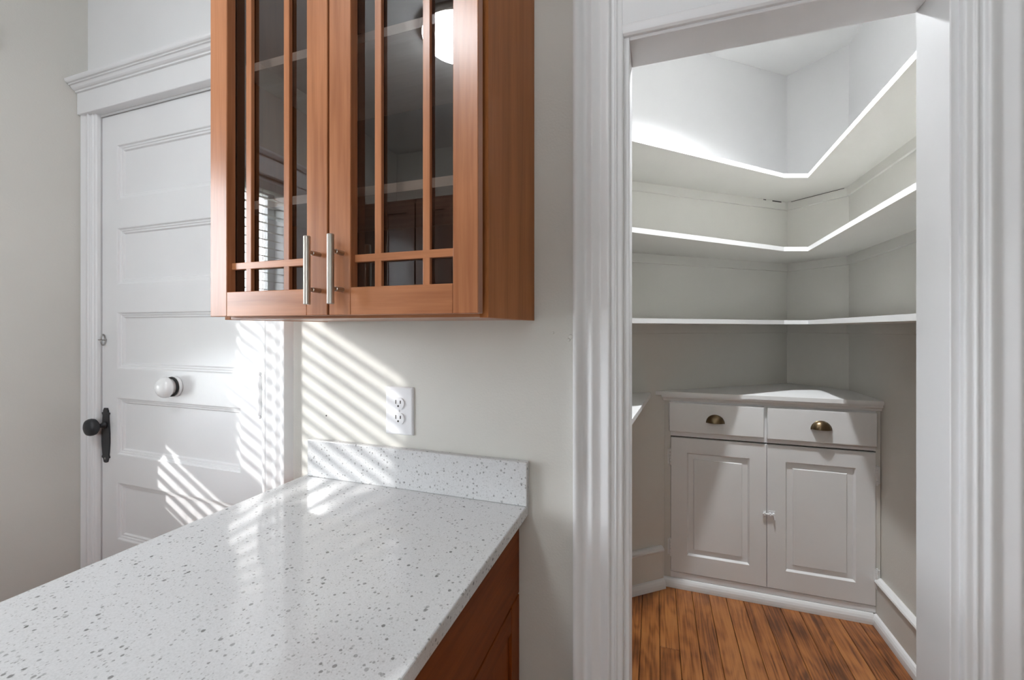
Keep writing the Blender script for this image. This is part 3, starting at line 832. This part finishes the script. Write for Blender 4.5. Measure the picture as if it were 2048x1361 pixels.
# ------------------------------------------------------------------ window with venetian blind (left wall)
def make_window(idx, xw, sgn, y0, y1, z0, z1, rail0, rail1, thick):
    """built in a wall facing +x at x = xw"""
    wroot = struct(thing('window_%d' % idx, 'white double hung window with moulded casing' if idx == 1 else 'added white fill window in the wall behind the camera', None, (xw, (y0 + y1) / 2, z0)))
    X = lambda d: xw + sgn * d          # d > 0 into the room
    def bxx(d0, d1, ya, yb, za, zb, **k):
        a, b = sorted((X(d0), X(d1)))
        return B(a, b, ya, yb, za, zb, **k)
    link('casing', bxx(0, .025, y0 - .11, y0 - .005, z0 - .02, z1 + .005, bev=.003), M_TRIM, wroot)
    link('casing', bxx(0, .022, y1 + .004, y1 + .085, z0 - .02, z1 + .005, bev=.003), M_TRIM, wroot)
    link('head_board', bxx(0, .03, y0 - .11, y1 + .085, z1 + .005, z1 + .10, bev=.003), M_TRIM, wroot)
    link('crown', bxx(0, .06, y0 - .14, y1 + .09, z1 + .10, z1 + .13, bev=.012), M_TRIM, wroot)
    link('stool', bxx(-thick + .03, .05, y0 - .12, y1 + .05, z0 - .045, z0 - .018, bev=.004), M_TRIM, wroot)
    fr_ = bmesh.new()
    F = .018
    for (ya, yb, za, zb) in ((y0, y0 + F, z0, z1), (y1 - F, y1, z0, z1), (y0 + F, y1 - F, z1 - F, z1), (y0 + F, y1 - F, z0 - .017, z0 + F)):
        a, b = sorted((X(-thick), X(-.001)))
        box(fr_, a, b, ya, yb, za, zb)
    link('frame', fr_, M_TRIM, wroot)
    S = .042
    for nm, da, db, za, zb in (('upper_sash', -.118, -.088, rail0, z1 - F), ('lower_sash', -.086, -.056, z0 + F, rail1)):
        s = bmesh.new()
        ya, yb = y0 + F, y1 - F
        a, b = sorted((X(da), X(db)))
        rt_, rb_ = (S, .09) if nm == 'upper_sash' else (.065, S)
        for q in ((ya, ya + S, za, zb), (yb - S, yb, za, zb), (ya + S, yb - S, zb - rt_, zb), (ya + S, yb - S, za, za + rb_)):
            box(s, a, b, *q)
        so = link(nm, s, M_TRIM, wroot)
        m_ = (da + db) / 2
        link('pane', bxx(m_ - .0015, m_ + .0015, ya + S, yb - S, za + rb_, zb - rt_), M_WINGLASS, so)
    return wroot

w1 = make_window(1, XL, 1, WY0, WY1, WZ0, WZ1, 1.270, 1.275, LT)
# added unseen panel, blocks sun and glow across the near third of the upper sash
SH0, SH1, SZ0, SZ1 = -0.822, -0.30, 1.235, 2.16
sx0, sx1 = XL - LT - .040, XL - LT - .012
sh = link('sun_blocker', B(sx0 + .010, sx0 + .018, SH0 + .01, SH1 - .01, SZ0 + .01, SZ1 - .01), M_SUN_BLOCKER, w1)
for q in ((SH0, SH0 + .055, SZ0, SZ1), (SH1 - .055, SH1, SZ0, SZ1), (SH0 + .055, SH1 - .055, SZ0, SZ0 + .08), (SH0 + .055, SH1 - .055, SZ1 - .07, SZ1)):
    link('sun_blocker_frame', B(sx0, sx1, *q, bev=.002), M_SUN_BLOCKER, sh)

fill_window = make_window(2, 0.0, 1, -(FX_1 - FX_0) / 2, (FX_1 - FX_0) / 2, FZ0, FZ1, 1.48, 1.55, .13)  # added window, lets sky in as frontal fill light
fill_window.rotation_euler = (0, 0, PI / 2); fill_window.location = ((FX_0 + FX_1) / 2, YB, FZ0)

vb = thing('venetian_blind', 'white two-inch venetian blind hanging in the left window', 'blind', (XL - .026, (WY0 + WY1) / 2, WZ0 + .02))
by0, by1 = WY0 + .022, WY1 - .022
bxc = XL - .027
link('head_rail', B(bxc - .025, bxc + .025, by0, by1, WZ1 - .060, WZ1 - .019), M_SLAT, vb)
link('bottom_rail', B(bxc - .022, bxc + .022, by0, by1, WZ0 + .020, WZ0 + .034), M_SLAT, vb)
tilt = math.radians(8.0)
z = WZ0 + .060
smesh = None
while z < WZ1 - .075:
    if smesh is None:
        bm = bmesh.new()
        n_ = 4
        up = [(-.024 + .048 * i / n_, .0018 * (1 - (2 * i / n_ - 1) ** 2) + .0008) for i in range(n_ + 1)]
        lo_ = [(a, b - .0016) for a, b in reversed(up)]
        def fs(p, t):
            xx = p[0] * math.cos(tilt) + p[1] * math.sin(tilt); zz = -p[0] * math.sin(tilt) + p[1] * math.cos(tilt)
            return Vector((bxc + xx, t, z + zz))
        prism(bm, up + lo_, fs, by0, by1)
        s0 = link('slat', bm, M_SLAT, vb); smesh = s0; z00 = z
    else:
        s_ = s0.copy(); C.objects.link(s_); s_.parent = vb
        s_.location = (0, 0, z - z00)
    z += .0442
for yy in (by0 + .14, by1 - .14):
    bm = bmesh.new()
    tube(bm, [(bxc + .023, yy, WZ0 + .03), (bxc + .023, yy, WZ1 - .05)], .0012, 6)
    tube(bm, [(bxc - .023, yy, WZ0 + .03), (bxc - .023, yy, WZ1 - .05)], .0012, 6)
    link('ladder_cord', bm, M_SLAT, vb)

# ------------------------------------------------------------------ far cabinets mirrored in the glass
for i, (xa, xb) in enumerate(((-1.90, -1.40), (-1.398, -0.90))):
    fc = thing('tall_cabinet', ('dark cherry tall cabinet in the far corner, mirrored in the right glass door', 'dark cherry tall cabinet beside the corner one, mirrored in the right glass door')[i], 'cabinet', ((xa + xb) / 2, -2.2, 0), 'tall cabinets behind the camera')
    link('body', B(xa, xb, YB + .002, -1.92, 0.0, 2.13), M_FAR, fc)
    xm = (xa + xb) / 2
    for a, b in ((xa + .004, xm - .001), (xm + .001, xb - .004)):
        for z0_, z1_ in ((.11, 1.28), (1.285, 2.10)):
            bm = bmesh.new()
            rect_loops(bm, -b, -a, z0_, z1_, [(0, 1.90), (.002, 1.899), (.055, 1.899), (.057, 1.905), (.06, 1.905)], 1.9195)
            for v in bm.verts: v.co = Vector((-v.co.x, -v.co.y, v.co.z)); v.co.y = v.co.y
            link('door', bm, M_FAR, fc)

# ------------------------------------------------------------------ outdoors

struct(link('ground', B(-14, XL - LT - .05, -12, 10, -.55, -.5), M_GROUND), 'ground outside the windows')
# added house-shaped block, out of view, screens the low sky from the door
sky_blk = struct(thing('sky_blocker', 'added grey block, out of view, screening sky beyond the left window', None, (-5.0, -14.0, -.5)))
link('wall', B(-12.45, 3.0, -16.0, -12.0, -.5, 9.6), simple('sky_blocker_grey', (0.30, 0.30, 0.29), 0.8), sky_blk)  # body of the added sky-screening block
rb = bmesh.new(); prism(rb, [(-11.8, 9.6), (-16.2, 9.6), (-14.0, 12.2)], lambda p, t: Vector((t, p[0], p[1])), -12.45, 3.2)
link('sky_blocker_top', rb, simple('sky_blocker_dark', (0.10, 0.10, 0.105), 0.9), sky_blk)
